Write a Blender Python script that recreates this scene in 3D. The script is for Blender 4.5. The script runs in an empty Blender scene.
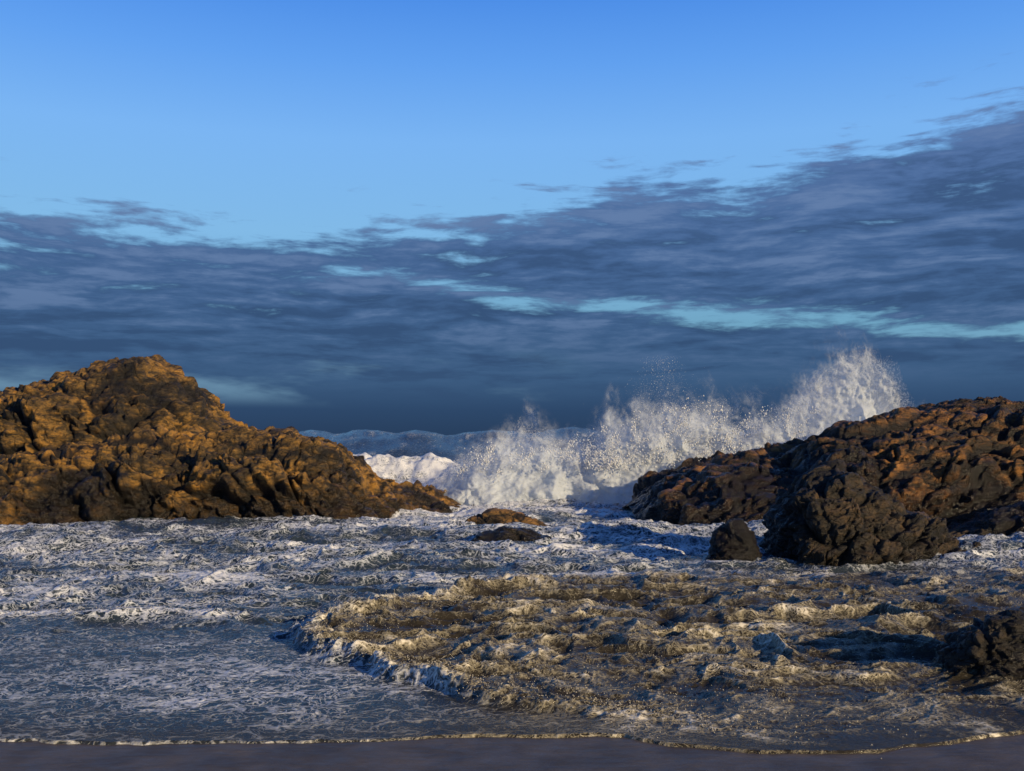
import bpy, math, numpy as np
rng=np.random.default_rng(7)
# ------------------------------------------------------------------ noise
def _h(ix,iy,iz,s):
    h=(ix.astype(np.uint32)*np.uint32(374761393)+iy.astype(np.uint32)*np.uint32(668265263)+iz.astype(np.uint32)*np.uint32(2246822519)+np.uint32((s*974634777)&0xFFFFFFFF))
    h=(h^(h>>np.uint32(13)))*np.uint32(1274126177)
    h=(h^(h>>np.uint32(16)))*np.uint32(2246822519)
    return h^(h>>np.uint32(15))
_A=np.linspace(0,2*math.pi,256,endpoint=False);_C=np.cos(_A).astype(np.float32);_S=np.sin(_A).astype(np.float32)
_Z0=np.zeros(1,np.int32)
def n2(x,y,s=0):
    x=np.asarray(x,float);y=np.asarray(y,float)
    x,y=np.broadcast_arrays(x,y)
    ix=np.floor(x).astype(np.int32);iy=np.floor(y).astype(np.int32)
    fx=(x-ix).astype(np.float32);fy=(y-iy).astype(np.float32)
    u=fx*fx*fx*(fx*(fx*6-15)+10);v=fy*fy*fy*(fy*(fy*6-15)+10)
    def g(a,b):
        an=_h(ix+np.int32(a),iy+np.int32(b),_Z0,s)&np.uint32(255)
        return _C[an]*(fx-a)+_S[an]*(fy-b)
    A=g(0,0);B=g(1,0);C=g(0,1);D=g(1,1)
    return 1.4*((A*(1-u)+B*u)*(1-v)+(C*(1-u)+D*u)*v)
def fbm2(x,y,o=4,s=0,gain=.5):
    r=0;a=1;f=1
    for i in range(o):
        r=r+a*n2(x*f+i*17.3,y*f-i*9.1,s+i);a*=gain;f*=2.03
    return r
def rid2(x,y,o=4,s=0,gain=.5):
    r=0;a=1;f=1;t=0
    for i in range(o):
        k=1-np.abs(n2(x*f+i*7.7,y*f+i*3.1,s+i))*1.6
        r=r+a*k*k;t+=a;a*=gain;f*=2.1
    return r/t
def n3(x,y,z,s=0):
    x,y,z=np.broadcast_arrays(x,y,z)
    ix=np.floor(x).astype(np.int32);iy=np.floor(y).astype(np.int32);iz=np.floor(z).astype(np.int32)
    fx=x-ix;fy=y-iy;fz=z-iz
    u=fx*fx*(3-2*fx);v=fy*fy*(3-2*fy);w=fz*fz*(3-2*fz)
    def c(a,b,d): return _h(ix+np.int32(a),iy+np.int32(b),iz+np.int32(d),s)/2147483648.0-1
    def L(a,b,t): return a*(1-t)+b*t
    return L(L(L(c(0,0,0),c(1,0,0),u),L(c(0,1,0),c(1,1,0),u),v),L(L(c(0,0,1),c(1,0,1),u),L(c(0,1,1),c(1,1,1),u),v),w)
def fbm3(x,y,z,o=4,s=0):
    r=0;a=1;f=1
    for i in range(o):
        r=r+a*n3(x*f+i*3.3,y*f+i*5.1,z*f-i*2.7,s+i);a*=.5;f*=2.03
    return r
def blocks(x,y,z,s=0,w=.4):
    """joint blocks: continuous, each cell a tilted slab with worn shoulders; returns (height, seam)"""
    ix=np.floor(x).astype(np.int32);iy=np.floor(y).astype(np.int32);iz=np.floor(z).astype(np.int32)
    d1=np.full(x.shape,9.);d2=np.full(x.shape,9.);hh=np.zeros(x.shape)
    for a in (-1,0,1):
        for b in (-1,0,1):
            for c in (-1,0,1):
                A=[np.int32(q) for q in (a,b,c)]
                r=[_h(ix+A[0],iy+A[1],iz+A[2],s+k)/4294967296.0 for k in range(7)]
                px=x-(ix+a+r[0]);py=y-(iy+b+r[1]);pz=z-(iz+c+r[2])
                d=np.sqrt(px*px+py*py+pz*pz)
                v=(r[3]-.5)*.8+((r[4]-.5)*px+(r[5]-.5)*py+(r[6]-.5)*pz)*2.0
                m=d<d1
                d2=np.where(m,d1,np.minimum(d2,d));hh=np.where(m,v,hh);d1=np.where(m,d,d1)
    e=np.clip((d2-d1)/w,0,1);k=1-(1-e)**2.2
    return k*(hh+.5)-.5,np.clip((d2-d1)/.12,0,1)
def ss(a,b,x):
    t=np.clip((x-a)/(b-a),0,1);return t*t*(3-2*t)
# ------------------------------------------------------------------ mesh helpers
def add_obj(name,co,faces,mat,attrs=None,smooth=True,parent=None):
    me=bpy.data.meshes.new(name)
    nf=len(faces);k=faces.shape[1]
    me.vertices.add(len(co));me.vertices.foreach_set('co',np.ascontiguousarray(co,dtype=np.float32).ravel())
    me.loops.add(nf*k);me.loops.foreach_set('vertex_index',np.ascontiguousarray(faces,dtype=np.int32).ravel())
    me.polygons.add(nf);me.polygons.foreach_set('loop_start',np.arange(0,nf*k,k,dtype=np.int32))
    me.polygons.foreach_set('use_smooth',np.full(nf,smooth,dtype=bool))
    me.update(calc_edges=True)
    for n,a in (attrs or {}).items():
        at=me.attributes.new(n,'FLOAT','POINT');at.data.foreach_set('value',np.ascontiguousarray(a,dtype=np.float32).ravel())
    me.materials.append(mat)
    ob=bpy.data.objects.new(name,me);bpy.context.scene.collection.objects.link(ob)
    if parent is not None: ob.parent=parent
    return ob
def grid_faces(nr,nc):
    i=np.arange(nr*nc).reshape(nr,nc)
    return np.stack([i[:-1,:-1],i[:-1,1:],i[1:,1:],i[1:,:-1]],-1).reshape(-1,4)
def lin(c): 
    c=np.array(c)/255.;return tuple(np.where(c<=.04045,c/12.92,((c+.055)/1.055)**2.4))+(1.,)
class NT:
    def __init__(s,nt): s.t=nt;s.t.nodes.clear()
    def N(s,ty,**k):
        n=s.t.nodes.new(ty)
        for a,b in k.items(): setattr(n,a,b)
        return n
    def L(s,a,b): s.t.links.new(a,b)
    def put(s,sock,v):
        if isinstance(v,bpy.types.NodeSocket): s.L(v,sock)
        elif v is not None: sock.default_value=v
    def m(s,op,a,b=None,c=None,clamp=False):
        n=s.N('ShaderNodeMath',operation=op,use_clamp=clamp)
        s.put(n.inputs[0],a);s.put(n.inputs[1],b);s.put(n.inputs[2],c);return n.outputs[0]
    def sst(s,x,a,b,lo=0.,hi=1.):
        n=s.N('ShaderNodeMapRange',interpolation_type='SMOOTHSTEP')
        s.put(n.inputs['Value'],x);n.inputs['From Min'].default_value=a;n.inputs['From Max'].default_value=b
        n.inputs['To Min'].default_value=lo;n.inputs['To Max'].default_value=hi;return n.outputs['Result']
    def mix(s,f,a,b,bt='MIX'):
        n=s.N('ShaderNodeMix',data_type='RGBA',blend_type=bt)
        s.put(n.inputs[0],f);s.put(n.inputs[6],a);s.put(n.inputs[7],b);return n.outputs[2]
    def ramp(s,f,stops,interp='LINEAR'):
        n=s.N('ShaderNodeValToRGB');n.color_ramp.interpolation=interp
        e=n.color_ramp.elements
        while len(e)<len(stops): e.new(.5)
        for q,(p,c) in zip(e,stops):
            q.position=p;q.color=c if not np.isscalar(c) else (c,c,c,1)
        s.put(n.inputs[0],f);return n.outputs[0]
    def noise(s,vec,scale,detail=4,rough=.5,dist=0.):
        n=s.N('ShaderNodeTexNoise');s.put(n.inputs['Vector'],vec);n.inputs['Scale'].default_value=scale
        n.inputs['Detail'].default_value=detail;n.inputs['Roughness'].default_value=rough;n.inputs['Distortion'].default_value=dist
        return n.outputs[0]
    def vor(s,vec,scale,feature='F1'):
        n=s.N('ShaderNodeTexVoronoi',feature=feature);s.put(n.inputs['Vector'],vec);n.inputs['Scale'].default_value=scale
        return n.outputs['Distance']
    def attr(s,name): return s.N('ShaderNodeAttribute',attribute_name=name).outputs['Fac']
    def pos(s): return s.N('ShaderNodeNewGeometry').outputs['Position']
    def mapv(s,v,sc,rot=(0,0,0)):
        n=s.N('ShaderNodeMapping');s.put(n.inputs[0],v);n.inputs['Scale'].default_value=sc;n.inputs['Rotation'].default_value=rot;return n.outputs[0]
    def bump(s,h,strength,dist,nrm=None):
        n=s.N('ShaderNodeBump');s.put(n.inputs['Height'],h);n.inputs['Strength'].default_value=strength;n.inputs['Distance'].default_value=dist
        if nrm is not None: s.L(nrm,n.inputs['Normal'])
        return n.outputs[0]
def material(name):
    m=bpy.data.materials.new(name);m.use_nodes=True;t=NT(m.node_tree)
    o=t.N('ShaderNodeOutputMaterial');p=t.N('ShaderNodeBsdfPrincipled');t.L(p.outputs[0],o.inputs[0]);return m,t,p
# ------------------------------------------------------------------ sun, sky
SUN=np.array([.73,-.63,.26]);SUN/=np.linalg.norm(SUN)
el=math.asin(SUN[2]);az=math.atan2(SUN[0],SUN[1])
from mathutils import Vector
ld=bpy.data.lights.new('sun','SUN');ld.energy=5.0;ld.angle=math.radians(.6);ld.color=(1,.78,.46)
lo=bpy.data.objects.new('sun',ld);bpy.context.scene.collection.objects.link(lo)
lo.rotation_euler=Vector(SUN).to_track_quat('Z','Y').to_euler();lo.location=(20,-20,12)
w=bpy.data.worlds.new('World');bpy.context.scene.world=w;w.use_nodes=True
t=NT(w.node_tree)
wo=t.N('ShaderNodeOutputWorld');bg=t.N('ShaderNodeBackground');t.L(bg.outputs[0],wo.inputs[0])
sky=t.N('ShaderNodeTexSky',sky_type='NISHITA');sky.sun_disc=False;sky.sun_elevation=el;sky.sun_rotation=az
sky.air_density=1;sky.dust_density=.6;sky.ozone_density=2.5
D=t.N('ShaderNodeTexCoord').outputs['Generated']
sp=t.N('ShaderNodeSeparateXYZ');t.L(D,sp.inputs[0]);X,Y,Z=sp.outputs
u=t.m('ARCTAN2',X,Y);v=t.m('ARCSINE',Z)
cu=t.N('ShaderNodeCombineXYZ');t.L(u,cu.inputs[0]);t.L(v,cu.inputs[1]);UV=cu.outputs[0]
un=t.m('ADD',u,.5);vn=t.m('MULTIPLY',v,2.);v1=t.m('MULTIPLY',v,1.)
clear=t.ramp(v1,[(0,lin((120,160,190))),(.11,lin((108,164,196))),(.20,lin((130,188,234))),(.29,lin((124,184,248))),(.36,lin((98,164,246))),(.43,lin((70,140,236))),(.7,lin((28,66,140))),(1,lin((18,44,104)))])
nish=t.mix(1.,sky.outputs[0],(.10,.10,.10,1),'MULTIPLY')
clear=t.mix(.10,clear,nish)
T=t.ramp(un,[(0,.208),(.2,.195),(.4,.206),(.52,.230),(.6,.250),(.75,.262),(.88,.278),(1.,.30)])
wv=t.N('ShaderNodeTexNoise');t.L(t.mapv(UV,(4,12,1)),wv.inputs[0]);wv.inputs['Scale'].default_value=1.5;wv.inputs['Detail'].default_value=3
wsc=t.N('ShaderNodeVectorMath',operation='SCALE');t.L(wv.outputs[1],wsc.inputs[0]);wsc.inputs[3].default_value=.024
wad=t.N('ShaderNodeVectorMath',operation='ADD');t.L(UV,wad.inputs[0]);t.L(wsc.outputs[0],wad.inputs[1]);UW=wad.outputs[0]
nA=t.noise(t.mapv(UV,(3.2,17,1),(0,0,.07)),1.0,6,.55,.2)
nB=t.noise(t.mapv(UW,(9,60,1),(0,0,.04)),1.0,8,.60,.0)
nC=t.noise(t.mapv(UV,(1.6,13,1),(0,0,.1)),1.3,4,.5)
nD=t.noise(t.mapv(UW,(34,130,1)),1.0,6,.6)
dT=t.m('SUBTRACT',T,v)
base=t.m('ADD',t.sst(dT,-.045,.05),t.sst(dT,.03,.10,0,.22))
G=t.ramp(un,[(0,.07),(.35,.165),(.5,.142),(.7,.125),(.85,.108),(1.,.092)])
gw=t.ramp(un,[(0,.010),(.35,.010),(.6,.012),(.8,.016),(1,.018)])
gd=t.m('DIVIDE',t.m('SUBTRACT',v,G),gw);gd=t.m('POWER',2.718,t.m('MULTIPLY',t.m('MULTIPLY',gd,gd),-1.))
gap=t.m('MULTIPLY',gd,t.ramp(un,[(0,.0),(.3,.2),(.45,.55),(.7,.8),(1,.85)]))
cov=t.m('SUBTRACT',base,gap)
cov=t.m('ADD',cov,t.m('MULTIPLY',t.m('SUBTRACT',nA,.5),.8))
cov=t.m('ADD',cov,t.m('MULTIPLY',t.m('SUBTRACT',nB,.5),2.3))
cov=t.m('ADD',cov,t.m('MULTIPLY',t.m('SUBTRACT',nD,.5),.8))
cov=t.m('ADD',cov,t.sst(v,.125,.06,0,.6))
mask=t.sst(cov,.32,.86)
mask=t.m('MULTIPLY',mask,t.sst(dT,-.06,-.025))
ccol=t.ramp(vn,[(0,lin((26,48,80))),(.06,lin((36,62,98))),(.12,lin((54,84,122))),(.22,lin((60,90,132))),(.34,lin((64,94,140))),(.45,lin((72,102,150))),(.6,lin((84,112,162)))])
hi=t.m('ADD',t.m('MULTIPLY',nB,.5),t.m('MULTIPLY',nC,.35));hi=t.m('ADD',hi,t.m('MULTIPLY',nD,.15))
ccol=t.mix(t.m('MULTIPLY',t.sst(hi,.49,.59),t.m('MULTIPLY',t.sst(v,.04,.14),.5)),ccol,lin((114,138,178)))
ccol=t.mix(t.m('MULTIPLY',t.sst(hi,.51,.42),t.m('MULTIPLY',t.sst(v,.02,.08),.6)),ccol,lin((38,60,98)))
pale=t.m('MULTIPLY',t.m('MULTIPLY',t.sst(nA,.50,.62),t.sst(v,.03,.05)),t.sst(v,.10,.07))
pale=t.m('MULTIPLY',pale,t.sst(u,.1,-.1))
ccol=t.mix(t.m('MULTIPLY',pale,.7),ccol,lin((112,150,176)))
skycol=t.mix(t.m('MULTIPLY',mask,.95),clear,ccol)
t.L(skycol,bg.inputs[0]);bg.inputs[1].default_value=1.0
# ------------------------------------------------------------------ rocks
def rock_mat(name,cols,wet=.7,gloss=.45,dk=.8):
    m,t,p=material(name);P=t.pos()
    a=t.noise(P,.35,5,.6,.5);b=t.noise(t.mapv(P,(1,1,2.4),(0,.4,.3)),2.2,10,.7,.6);c=t.noise(P,14,6,.7)
    f=t.m('ADD',t.m('MULTIPLY',a,.5),t.m('MULTIPLY',b,.5))
    col=t.ramp(f,[(.40,cols[0]+(1,)),(.47,cols[1]+(1,)),(.53,cols[2]+(1,)),(.60,cols[3]+(1,))])
    col=t.mix(t.sst(b,.49,.37,0,dk),col,(.012,.009,.007,1))
    col=t.mix(t.sst(c,.51,.66,0,.5),col,(.02,.014,.01,1))
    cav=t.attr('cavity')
    col=t.mix(t.sst(cav,.9,.25,0,.96),col,(.004,.003,.0025,1))  # crevice shade painted into the rock colour, near black along block seams
    s=t.N('ShaderNodeSeparateXYZ');t.L(P,s.inputs[0])
    wz=t.m('ADD',s.outputs[2],t.m('MULTIPLY',t.m('SUBTRACT',a,.5),7.))
    wetf=t.sst(wz,wet+.6,wet-.6)
    col=t.mix(t.m('MULTIPLY',wetf,.78),col,(.013,.010,.007,1))
    t.L(col,p.inputs['Base Color'])
    t.L(t.m('SUBTRACT',t.m('SUBTRACT',.72,t.m('MULTIPLY',wetf,.34)),t.m('MULTIPLY',c,gloss*.4)),p.inputs['Roughness'])
    cr=t.vor(t.mapv(P,(1,1,1.8),(0,.5,.2)),2.6,'DISTANCE_TO_EDGE')
    h=t.m('ADD',b,t.m('MULTIPLY',t.sst(cr,0,.05),.12))
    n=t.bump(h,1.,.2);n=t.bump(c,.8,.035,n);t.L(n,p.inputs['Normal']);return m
gold=rock_mat('sunlit_rock',[(.026,.019,.010),(.085,.052,.016),(.25,.138,.032),(.48,.235,.036)],1.05,.45,.8)
ochre=rock_mat('ochre_rock',[(.07,.045,.018),(.18,.10,.03),(.34,.17,.04),(.48,.24,.05)],-1.4,.45,.4)
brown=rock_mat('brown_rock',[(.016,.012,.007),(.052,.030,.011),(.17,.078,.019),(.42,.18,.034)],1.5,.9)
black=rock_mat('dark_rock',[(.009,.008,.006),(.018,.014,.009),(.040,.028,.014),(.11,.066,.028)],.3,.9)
def rock(name,ridge,mat,nu,nv,rough,cell,dip=.4,seed=1,zb=-.6,ex=(.75,.8),lumps=.0,lc=3.):
    Rr=np.array(ridge,float);s=np.concatenate([[0],np.cumsum(np.hypot(np.diff(Rr[:,0]),np.diff(Rr[:,2])))]);s/=s[-1]
    U=np.linspace(0,1,nu);I=[np.interp(U,s,Rr[:,k]) for k in range(5)]
    tt=np.linspace(-1,.6,nv)[:,None];th=np.abs(tt)*math.pi/2
    zz=zb+(I[2][None]-zb)*np.cos(th)**ex[0]
    dep=np.where(tt<0,-I[3][None],I[4][None])
    yy=I[1][None]+dep*np.sin(th)**(1/ex[1])
    xx=np.broadcast_to(I[0][None],zz.shape)*(1+0*tt)
    P=np.stack([xx,yy,zz],-1)
    du=np.gradient(P,axis=1);dv=np.gradient(P,axis=0);N=np.cross(du,dv);N/=np.linalg.norm(N,axis=-1,keepdims=True)+1e-9
    kk=max(3,nu//25)
    for _ in range(2):
        c=np.cumsum(np.pad(N,((0,0),(kk,kk+1),(0,0)),mode='edge'),axis=1);N=(c[:,2*kk+1:]-c[:,:-2*kk-1])[:, :nu]
        N/=np.linalg.norm(N,axis=-1,keepdims=True)+1e-9
    c,sn=math.cos(dip),math.sin(dip)
    crown=1-.5*np.cos(th)**6
    cav=np.ones(xx.shape);tot=0
    if lumps: tot=tot+lumps*(fbm3(xx/lc,yy/lc,zz/lc*1.3,3,seed+77)-.1)
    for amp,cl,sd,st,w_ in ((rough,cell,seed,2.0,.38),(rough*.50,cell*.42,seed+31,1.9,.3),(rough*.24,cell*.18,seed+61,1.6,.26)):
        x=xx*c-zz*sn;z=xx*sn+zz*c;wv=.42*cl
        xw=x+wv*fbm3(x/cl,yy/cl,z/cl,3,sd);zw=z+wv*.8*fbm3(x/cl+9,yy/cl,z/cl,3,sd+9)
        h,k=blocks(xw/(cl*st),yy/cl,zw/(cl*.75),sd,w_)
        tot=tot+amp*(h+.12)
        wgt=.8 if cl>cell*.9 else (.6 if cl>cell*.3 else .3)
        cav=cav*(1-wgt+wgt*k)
    tot=tot*crown+rough*.16*fbm3(xx/cell*3,yy/cell*3,zz/cell*5,6,seed+5)
    edge=np.minimum(1,np.minimum(U,1-U)/.05)[None]
    P=P+N*(tot*(.3+.7*edge))[...,None]
    P[...,2]=np.maximum(P[...,2],-1.2)
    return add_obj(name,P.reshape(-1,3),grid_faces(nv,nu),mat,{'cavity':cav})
F=995.;H=2.5
def R(tab,d,ff,fb):   # tab: (bearing, level[, range]) surveyed from the beach
    out=[]
    for r in tab:
        a,b=r[0],r[1];dd=r[2] if len(r)>2 else d
        z=H+(440-b)*dd/F
        k=.35+.65*min(1,max(0,(z+.1)/1.6))
        out.append(((a-512)/F*dd,dd,z,ff*k,fb*k))
    return out
rock('rocky_headland',R([(-190,430),(-120,410),(-60,405),(0,398),(18,390),(24,383),(40,380),(75,374),(92,366),(108,368),(125,363),(150,362),(160,372),(188,379),(202,396),(210,414),(240,428),(262,452),(280,480),(300,512)],40,5.,6),gold,600,280,.70,2.2,.45,3,lumps=.30)
rock('rock_shelf',R([(-220,450,34),(-120,452,34),(-40,455,34),(20,452,34),(60,445,34.5),(110,439,35),(170,434,35.5),(235,431,36),(290,433,36),(325,437,36),(345,444,36),(362,460,36),(385,475,36.5),(415,487,37),(445,497,37.5),(468,508,38)],36,4.6,4),gold,760,300,.66,1.8,.5,11,lumps=.28,lc=2.2)
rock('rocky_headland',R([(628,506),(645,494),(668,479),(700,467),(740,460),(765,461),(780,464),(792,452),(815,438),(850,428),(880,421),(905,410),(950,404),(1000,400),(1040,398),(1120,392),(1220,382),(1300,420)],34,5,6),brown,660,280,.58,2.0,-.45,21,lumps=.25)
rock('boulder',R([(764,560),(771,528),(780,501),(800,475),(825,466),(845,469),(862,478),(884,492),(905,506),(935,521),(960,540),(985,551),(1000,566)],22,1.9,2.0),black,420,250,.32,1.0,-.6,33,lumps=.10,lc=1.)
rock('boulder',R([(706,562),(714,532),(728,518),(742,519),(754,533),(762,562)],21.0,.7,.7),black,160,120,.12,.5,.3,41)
rock('boulder',R([(452,532),(468,519),(490,510),(510,510),(530,516),(548,526),(556,534)],29,1.0,1.0,),ochre,200,120,.14,.7,.3,51,ex=(.6,.9))
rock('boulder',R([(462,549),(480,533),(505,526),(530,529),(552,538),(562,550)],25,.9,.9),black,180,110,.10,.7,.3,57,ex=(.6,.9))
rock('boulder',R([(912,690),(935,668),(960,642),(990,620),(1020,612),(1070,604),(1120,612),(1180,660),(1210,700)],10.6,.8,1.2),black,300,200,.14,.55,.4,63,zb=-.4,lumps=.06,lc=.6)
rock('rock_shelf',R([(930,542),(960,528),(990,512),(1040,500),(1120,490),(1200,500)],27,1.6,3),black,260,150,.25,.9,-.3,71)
# ------------------------------------------------------------------ beach
def sandz(y): return (8.3-y)*.03
gx=np.concatenate([[-4000,-400,-60],np.linspace(-14,14,420),[60,400,4000]])
gy=np.concatenate([[-300,-30,0],np.linspace(4,12,240),[20,60,600,6000]])
GX,GY=np.meshgrid(gx,gy)
GZ=np.maximum(sandz(GY),-6)+.012*fbm2(GX*.7,GY*1.3,3,900)+.003*fbm2(GX*6,GY*9,2,905)
m,t,p=material('wet_sand');P=t.pos()
a=t.noise(P,1.6,5,.6);b=t.noise(P,160,3,.7);c=t.noise(t.mapv(P,(1,3,1)),4,5,.6)
col=t.mix(t.sst(a,.35,.65),(.072,.057,.046,1),(.12,.097,.08,1));col=t.mix(t.sst(b,.5,.75,0,.4),col,(.05,.04,.035,1))
t.L(col,p.inputs['Base Color']);t.L(t.sst(c,.3,.7,.45,.7),p.inputs['Roughness'])
t.L(t.bump(b,.5,.008,t.bump(c,.4,.03)),p.inputs['Normal'])
add_obj('sand_beach',np.stack([GX,GY,GZ],-1).reshape(-1,3),grid_faces(len(gy),len(gx)),m)
# ------------------------------------------------------------------ sea
th=np.concatenate([np.linspace(-1.25,-.60,50)[:-1],np.linspace(-.60,.60,1080),np.linspace(.60,1.25,50)[1:]])
rr=np.concatenate([np.geomspace(6.6,16,500)[:-1],np.geomspace(16,46,350)[:-1],np.geomspace(46,60,100)[:-1],np.geomspace(60,160,90)[:-1],np.geomspace(160,8000,80)])
TH,RR=np.meshgrid(th,rr);x=np.sin(TH)*RR;y=np.cos(TH)*RR
shx=[-9,-4.2,-3,-1.73,-.4,.6,.95,1.2,1.96,2.9,4.3,6,9];shy=[8.3,8.2,8.12,8.14,8.3,8.36,8.36,8.13,7.86,7.9,8.42,8.8,9]
x1=np.linspace(-14,14,2400);sh=np.interp(x1,shx,shy)+.07*fbm2(x1*1.3,x1*0,3,5)+.03*np.abs(n2(x1*2.4,x1*0,8))+.014*fbm2(x1*9,x1*0,2,6)
ys=np.interp(x,x1,sh);S=y-ys
wpx=.34*fbm2(x*.9,y*.9,4,40);wpy=.34*fbm2(x*.9+50,y*.9,4,43)
edge_y=np.array([7.0,7.9,8.2,8.6,9.35,10.0,11.1,12.0,12.7,13.6,14.8,16.2,18.,20.])
edge_x=np.array([2.6,1.9,1.4,.95,.0,-1.,-2.05,-2.75,-2.95,-2.7,-2.0,-1.0,1.0,5.0])
B=(x+wpx*.8)-np.interp(y+wpy*.8,edge_y,edge_x)
B=np.where(y<11.,B*.75,B)
inb=ss(0,.45,B)*ss(21,16.,y+wpy*3)
lip=ss(0,.22,B)*np.exp(-np.maximum(B-.22,0)/.5)*ss(8.0,10.2,y)*ss(19,16,y)
q=.45*fbm2(x*.7,y*.7,3,60);q2=.45*fbm2(x*.7+30,y*.7+10,3,64)
turb=rid2((x+q)*.42,(y+q2)*.85,2,70)-.5
turb2=rid2((x+q)*1.2,(y+q2)*2.0,2,80,.5)-.5
turb3=rid2((x+q)*3.4,(y+q2)*5.2,3,90,.55)-.5
lump=fbm2(x*11,y*11,3,97,.6)
near=ss(8.2,12,y)
bore=inb*((.06+.24*turb+.085*turb2)*(.12+.88*near)+.034*turb3*(.4+.6*near)+.006*lump)+lip*(.14+.06*turb2+.05*turb3+.016*lump)
wash=(1-inb)*ss(0,.6,S)*(.018*(rid2(x*2.6+q,y*5+q2,3,110,.6)-.5)*ss(30,14,y)+.003*fbm2(x*12,y*18,2,115)*ss(24,12,y))
wash+=(1-inb)*ss(11,15,y)*ss(60,40,y)*(.17*(rid2((x+q)*.26,(y+q2)*.6,2,120)-.5)+.09*(rid2((x+q)*.9,(y+q2)*1.7,2,125,.5)-.5)+.018*(rid2(x*3+q,y*5+q2,3,128,.6)-.5))
bl=13.9+.25*fbm2(x*.5,x*0,2,131);wl=np.exp(-((y-bl)/.22)**2)*ss(-2.9,-4.6,x)
bl2=17.6+.5*fbm2(x*.35,x*0,2,133);wl2=np.exp(-((y-bl2)/.3)**2)*ss(-3.5,-5.2,x)*ss(-8.5,-7,x)
wl=wl+.8*wl2
wash+=wl*(.10+.05*turb2+.03*turb3)
mid=ss(16,22,y)*ss(70,45,y)*(.24*fbm2(x*.22,y*.35,3,140)+.12*(rid2(x*.6+q,y*1.2,3,145)-.5))
surf=np.exp(-((y-52-1.2*n2(x*.2,y*0,150)-.5*fbm2(x*.7,y*.2,2,152))/3.0)**2)*ss(-13,-9,x)*ss(14,2,x)*(1.45+.5*fbm2(x*.45,y*.4,4,151))
sw=np.exp(-((y-80-6*n2(x*.03,y*0,155))/9)**2)*(2.95+.5*n2(x*.09,y*.03,156)+.35*n2(x*.3,y*.1,157))
far=ss(55,90,y)*(.9*fbm2(x*.018,y*.05,3,160)+.4*(rid2(x*.08,y*.2,3,165)-.5)+.22*(rid2(x*.4,y*.7,3,166)-.5)*ss(400,100,y))*ss(3000,300,y)
z=bore+wash+mid+surf+sw+far
rim=ss(0,.05,S)
z=z*ss(0,.7,S)+np.maximum(sandz(y),0)*ss(2,0,S)+.018-.07*(1-rim)+.007*np.exp(-((S-.04)/.03)**2)
z=np.where(S<-.1,-.4,z)
pat=fbm2(x*.5+q,y*1.1+q2,4,170);pat2=fbm2(x*.16+q*.5,y*.42+q2*.5,3,175)
crest=rid2((x+q)*.26,(y+q2)*.6,2,120)-.5
foam=(1-inb)*(ss(15,10,y)*(.28+.22*pat+.20*pat2)+ss(11,17,y)*(.42+.28*pat+.34*pat2+.35*crest))
foam+=inb*(.29+.42*turb2+.32*turb+.28*turb3+.30*pat)
foam+=lip*.26+wl*.6
foam+=.20*np.exp(-((S-.04)/.03)**2)
foam+=ss(24,36,y)*ss(60,50,y)*ss(-10,-3,x)*.32
foam+=np.clip(surf,0,1)*.5
foam=np.where(y>58,.0+.40*(rid2(x*.12,y*.3,3,180)>.84)*ss(300,60,y)+.38*ss(.55,.9,rid2(x*.25,y*.3,3,181))*np.clip(sw/3,0,1),foam)
silt=np.clip(inb+.8*ss(3.,0,S)*ss(-2,2,x)+.5*ss(1.5,0,S)+.3*ss(-3,1,x)*ss(22,16,y),0,1)
m,t,p=material('sea_water');P=t.pos()
fo=t.attr('foam');si=t.attr('silt')
pw=t.N('ShaderNodeVectorMath',operation='ADD');t.L(P,pw.inputs[0])
dn=t.N('ShaderNodeTexNoise');t.L(P,dn.inputs[0]);dn.inputs['Scale'].default_value=1.8;dn.inputs['Detail'].default_value=4
ds=t.N('ShaderNodeVectorMath',operation='SCALE');t.L(dn.outputs[1],ds.inputs[0]);ds.inputs[3].default_value=1.3;t.L(ds.outputs[0],pw.inputs[1])
W=pw.outputs[0]
e1=t.vor(t.mapv(W,(1,1.9,1)),1.8,'DISTANCE_TO_EDGE');e2=t.vor(t.mapv(W,(1,1.7,1)),6,'DISTANCE_TO_EDGE')
e3=t.vor(t.mapv(W,(1,1.5,1)),15,'DISTANCE_TO_EDGE')
lace=t.m('MAXIMUM',t.sst(e1,.12,.0),t.m('MULTIPLY',t.sst(e2,.18,.0),.85))
lace=t.m('MAXIMUM',lace,t.m('MULTIPLY',t.sst(e3,.22,.0),t.m('MULTIPLY',si,.85)))
g1=t.noise(t.mapv(W,(1,1.8,1)),4,6,.6);g2=t.noise(t.mapv(P,(1,2.4,1)),20,5,.6)
k=t.m('ADD',fo,t.m('MULTIPLY',t.m('SUBTRACT',g1,.5),.9));k=t.m('ADD',k,t.m('MULTIPLY',t.m('SUBTRACT',g2,.5),.7))
k=t.m('ADD',k,t.m('MULTIPLY',t.m('SUBTRACT',lace,.38),.7))
fm=t.sst(k,.30,.86)
wat=t.mix(si,(.028,.042,.053,1),(.036,.030,.018,1))
fcol=t.mix(si,(.48,.51,.54,1),(.28,.245,.165,1))
fcol=t.mix(t.sst(k,.75,1.15),fcol,t.mix(si,(.82,.82,.80,1),(.78,.71,.56,1)))
t.L(t.mix(fm,wat,fcol),p.inputs['Base Color'])
t.L(t.sst(fm,0,1,.11,.5),p.inputs['Roughness']);p.inputs['IOR'].default_value=1.33
hb=t.m('ADD',t.m('MULTIPLY',g1,.6),t.m('MULTIPLY',fm,.25))
n=t.bump(hb,.5,.085);n=t.bump(g2,.55,.020,n);t.L(n,p.inputs['Normal'])
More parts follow.
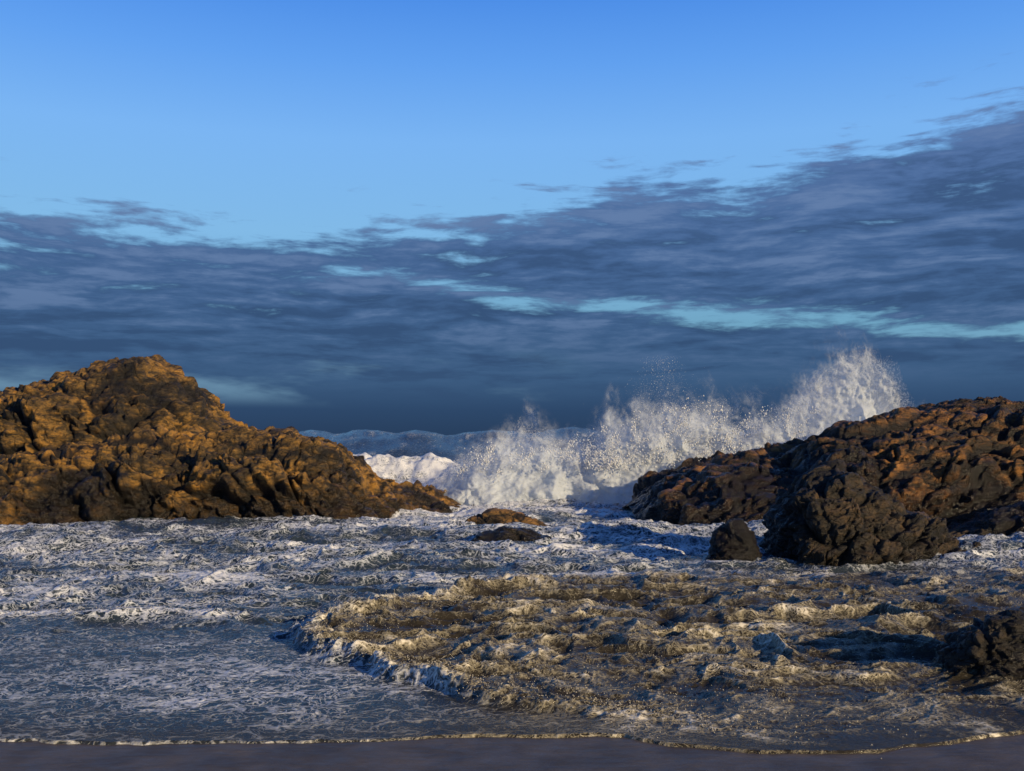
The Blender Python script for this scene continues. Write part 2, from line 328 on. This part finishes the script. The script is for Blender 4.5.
add_obj('sea',np.stack([x,y,z],-1).reshape(-1,3),grid_faces(len(rr),len(th)),m,{'foam':foam,'silt':silt})
# ------------------------------------------------------------------ spray
m,t,p=material('white_spray');p.inputs['Base Color'].default_value=(.80,.82,.84,1);p.inputs['Roughness'].default_value=.7
spray_m=m
m=bpy.data.materials.new('mist_veil');m.use_nodes=True;t=NT(m.node_tree);mist_m=m
o=t.N('ShaderNodeOutputMaterial');mx=t.N('ShaderNodeMixShader');tr=t.N('ShaderNodeBsdfTransparent')
df=t.N('ShaderNodeBsdfDiffuse');tl=t.N('ShaderNodeBsdfTranslucent');m2=t.N('ShaderNodeMixShader');m2.inputs[0].default_value=.42
df.inputs[0].default_value=(.76,.82,.88,1);tl.inputs[0].default_value=(.76,.82,.88,1)
t.L(df.outputs[0],m2.inputs[1]);t.L(tl.outputs[0],m2.inputs[2]);t.L(tr.outputs[0],mx.inputs[1]);t.L(m2.outputs[0],mx.inputs[2])
P=t.pos();a=t.noise(P,.7,7,.60,.4);b=t.noise(P,3.5,6,.65,.3)
k=t.m('ADD',t.m('MULTIPLY',a,.7),t.m('MULTIPLY',b,.3));dd=t.attr('veil_cover')
k=t.m('ADD',k,t.m('MULTIPLY',t.m('SUBTRACT',dd,.5),.30))
al=t.m('MULTIPLY',t.sst(k,.36,.68),t.sst(dd,0,.85));al=t.m('MULTIPLY',al,.84)
t.L(al,mx.inputs[0]);t.L(mx.outputs[0],o.inputs[0])
nb=t.bump(k,.7,.5);t.L(nb,df.inputs['Normal'])
OV=np.array([(1,1,1),(1,-1,-1),(-1,1,-1),(-1,-1,1)],float)*.8
OF=np.array([(0,1,2),(0,3,1),(0,2,3),(1,3,2)])
wave=bpy.data.objects.new('breaking_wave',None);bpy.context.scene.collection.objects.link(wave)
def drops(name,P,r,mat,st=None,parent=None):
    n=len(P);sc=np.ones((n,1,3)) if st is None else st[:,None,:]
    co=P[:,None,:]+OV[None]*r[:,None,None]*sc
    fa=OF[None]+np.arange(n)[:,None,None]*4
    return add_obj(name,co.reshape(-1,3),fa.reshape(-1,3),mat,parent=parent)
d0=41.
ex=np.array([424,440,455,480,500,520,545,560,590,612,640,680,720,745,780,805,822,835,850,880,905,920,934])
ey=np.array([498,474,460,446,434,424,428,440,434,412,404,402,404,412,410,400,390,376,360,342,352,380,410])
def wx(p): return (p-512)/F*d0
def wz(p): return H+(440-p)*d0/F
def cloud(n,x0,x1,zlow,y0,y1,fall,seed,thr=.0,ns=1.1):
    X=rng.uniform(wx(x0),wx(x1),n);px=X/d0*F+512
    top=wz(np.interp(px,ex,ey))
    f=rng.random(n)**fall
    Zz=zlow+(top-zlow)*f*(1+.16*fbm2(X*1.6,X*0,3,seed))
    Yy=rng.uniform(y0,y1,n)
    den=.5+.9*fbm3(X*ns,Yy*ns*.7,Zz*ns,5,seed)-thr-.35*f
    keep=rng.random(n)<np.clip(den*1.6,0,1)
    return np.stack([X,Yy,Zz],-1)[keep]
a=cloud(150000,424,815,-.1,38.8,42.5,1.2,300)
b=cloud(60000,810,934,1.5,42.5,45,.9,310,-.05,.7)
nv_=1800;g=rng.random(nv_)
v1=np.stack([wx(rng.normal(665,1,nv_)+rng.normal(0,1,nv_)*(9+22*(1-g))),rng.uniform(41,43,nv_),wz(430-75*g**1.3)],-1)
PP=np.concatenate([a,b,v1]);rad=rng.uniform(.004,.008,len(PP))*np.where(rng.random(len(PP))<.04,2.2,1)
drops('sea_spray',PP,rad,spray_m,parent=wave)
J=[];JR=[]
for i in range(280):
    ox=rng.uniform(590,800) if rng.random()<.85 else rng.uniform(460,600)
    o_=np.array([wx(ox),rng.uniform(38.4,41),1.1])
    sp0=rng.uniform(3,7.8)*(1 if ox>600 else .7);ang=rng.normal(0,.35);v0=np.array([math.sin(ang)*sp0,rng.normal(0,.6),math.cos(ang)*sp0])
    n=rng.integers(14,60);tt=(rng.uniform(.2,1.,n)*(.25+.5*rng.random()))[:,None]
    q0=o_+v0*tt+np.array([0,0,-4.9])*tt**2+rng.normal(0,.05,(n,3))*(1+2*tt)
    J.append(q0);JR.append(rng.uniform(.010,.032,n))
J=np.concatenate(J);JR=np.concatenate(JR);k=J[:,2]>.3
drops('flying_drops',J[k],JR[k],spray_m,np.stack([np.ones(k.sum()),np.ones(k.sum()),rng.uniform(1,1.8,k.sum())],-1),parent=wave)
# billowing sheets of atomised water, one behind the other
def veil(x0,x1,yc,zlow,seed,gain,up=1.18,pw_=1.6):
    nu,nv=340,130;U=np.linspace(x0,x1,nu);f=np.linspace(0,1,nv)[:,None]
    top=wz(np.interp(U,ex,ey)) ;top=zlow+(top-zlow)*up*(1+.12*fbm2(U*.05,U*0,4,seed))
    X=np.broadcast_to(wx(U)[None],(nv,nu))+0*f;Zv=zlow+(top[None]-zlow)*f
    nn=fbm3(X*.8,0*X+yc,Zv*.8,6,seed+3)
    Yv=yc+1.3*f**1.3+.75*nn;X=X+.25*fbm3(X*.6+7,0*X+yc,Zv*.6,3,seed+9)
    side=np.clip(np.minimum(U-x0,x1-U)/34.,0,1)[None]
    den=np.clip(gain*(1-f**pw_)*side,0,1)
    add_obj('spray_mist',np.stack([X,Yv,Zv],-1).reshape(-1,3),grid_faces(nv,nu),mist_m,{'veil_cover':den},parent=wave)
veil(412,840,38.4,-.2,501,1.05,1.0,2.6)
veil(416,850,39.6,-.2,511,1.05,1.18,2.6)
veil(430,870,41.0,-.2,521,1.0,1.36,2.2)
veil(780,968,43.0,.8,531,1.1,1.16,3.)
veil(786,964,44.2,.8,541,1.0,1.34,2.4)
nu,nv=560,130;U=np.linspace(430,812,nu);tt=np.linspace(-1,1,nv)[:,None]
topz=wz(np.interp(U,ex,ey))*.46*np.clip(np.minimum(U-430,812-U)/40,0,1)**.6
X=np.broadcast_to(wx(U)[None],(nv,nu))+0*tt
Zq=-.2+(topz[None]+.2)*np.cos(tt*math.pi/2)**.8;Yq=41.6+tt*2.0+.5*fbm2(X*.6,X*0,2,401)
nn=fbm3(X*.9,Yq*.9,Zq*.9,5,400);n5=1-np.abs(fbm3(X*2.2,Yq*2.2,Zq*2.2,4,410))
Zq=Zq+(.35*nn+.18*n5-.1)*np.cos(tt*math.pi/2);Yq=Yq-.35*nn-.2*n5
add_obj('white_water',np.stack([X,Yq,Zq],-1).reshape(-1,3),grid_faces(nv,nu),spray_m,parent=wave)
# flecks thrown off the bore
wgt=(inb*np.clip(turb2+.15,0,1)*.3+lip*.8+wl*.5).ravel();wgt=np.where((y.ravel()<19)&(np.abs(TH.ravel())<.58),wgt,0)*RR.ravel()
idx=rng.choice(x.size,5000,p=wgt/wgt.sum());hh=np.abs(rng.normal(0,.028,5000))
Q=np.stack([x.ravel()[idx]+rng.normal(0,.02,5000),y.ravel()[idx]+rng.normal(0,.02,5000),z.ravel()[idx]+hh],-1)
m,t,p=material('sandy_foam');p.inputs['Base Color'].default_value=(.55,.50,.40,1);p.inputs['Roughness'].default_value=.5
drops('foam_flecks',Q,rng.uniform(.002,.007,5000),m)
# ------------------------------------------------------------------ camera
cd=bpy.data.cameras.new('camera');cam=bpy.data.objects.new('camera',cd);bpy.context.scene.collection.objects.link(cam)
cam.location=(0,0,H);cam.rotation_euler=(math.radians(90),0,0);cd.sensor_width=36;cd.lens=35;cd.shift_y=.0532
cd.clip_start=.1;cd.clip_end=20000
bpy.context.scene.camera=cam
sc=bpy.context.scene
sc.view_settings.view_transform='Standard';sc.view_settings.look='None';sc.view_settings.exposure=0
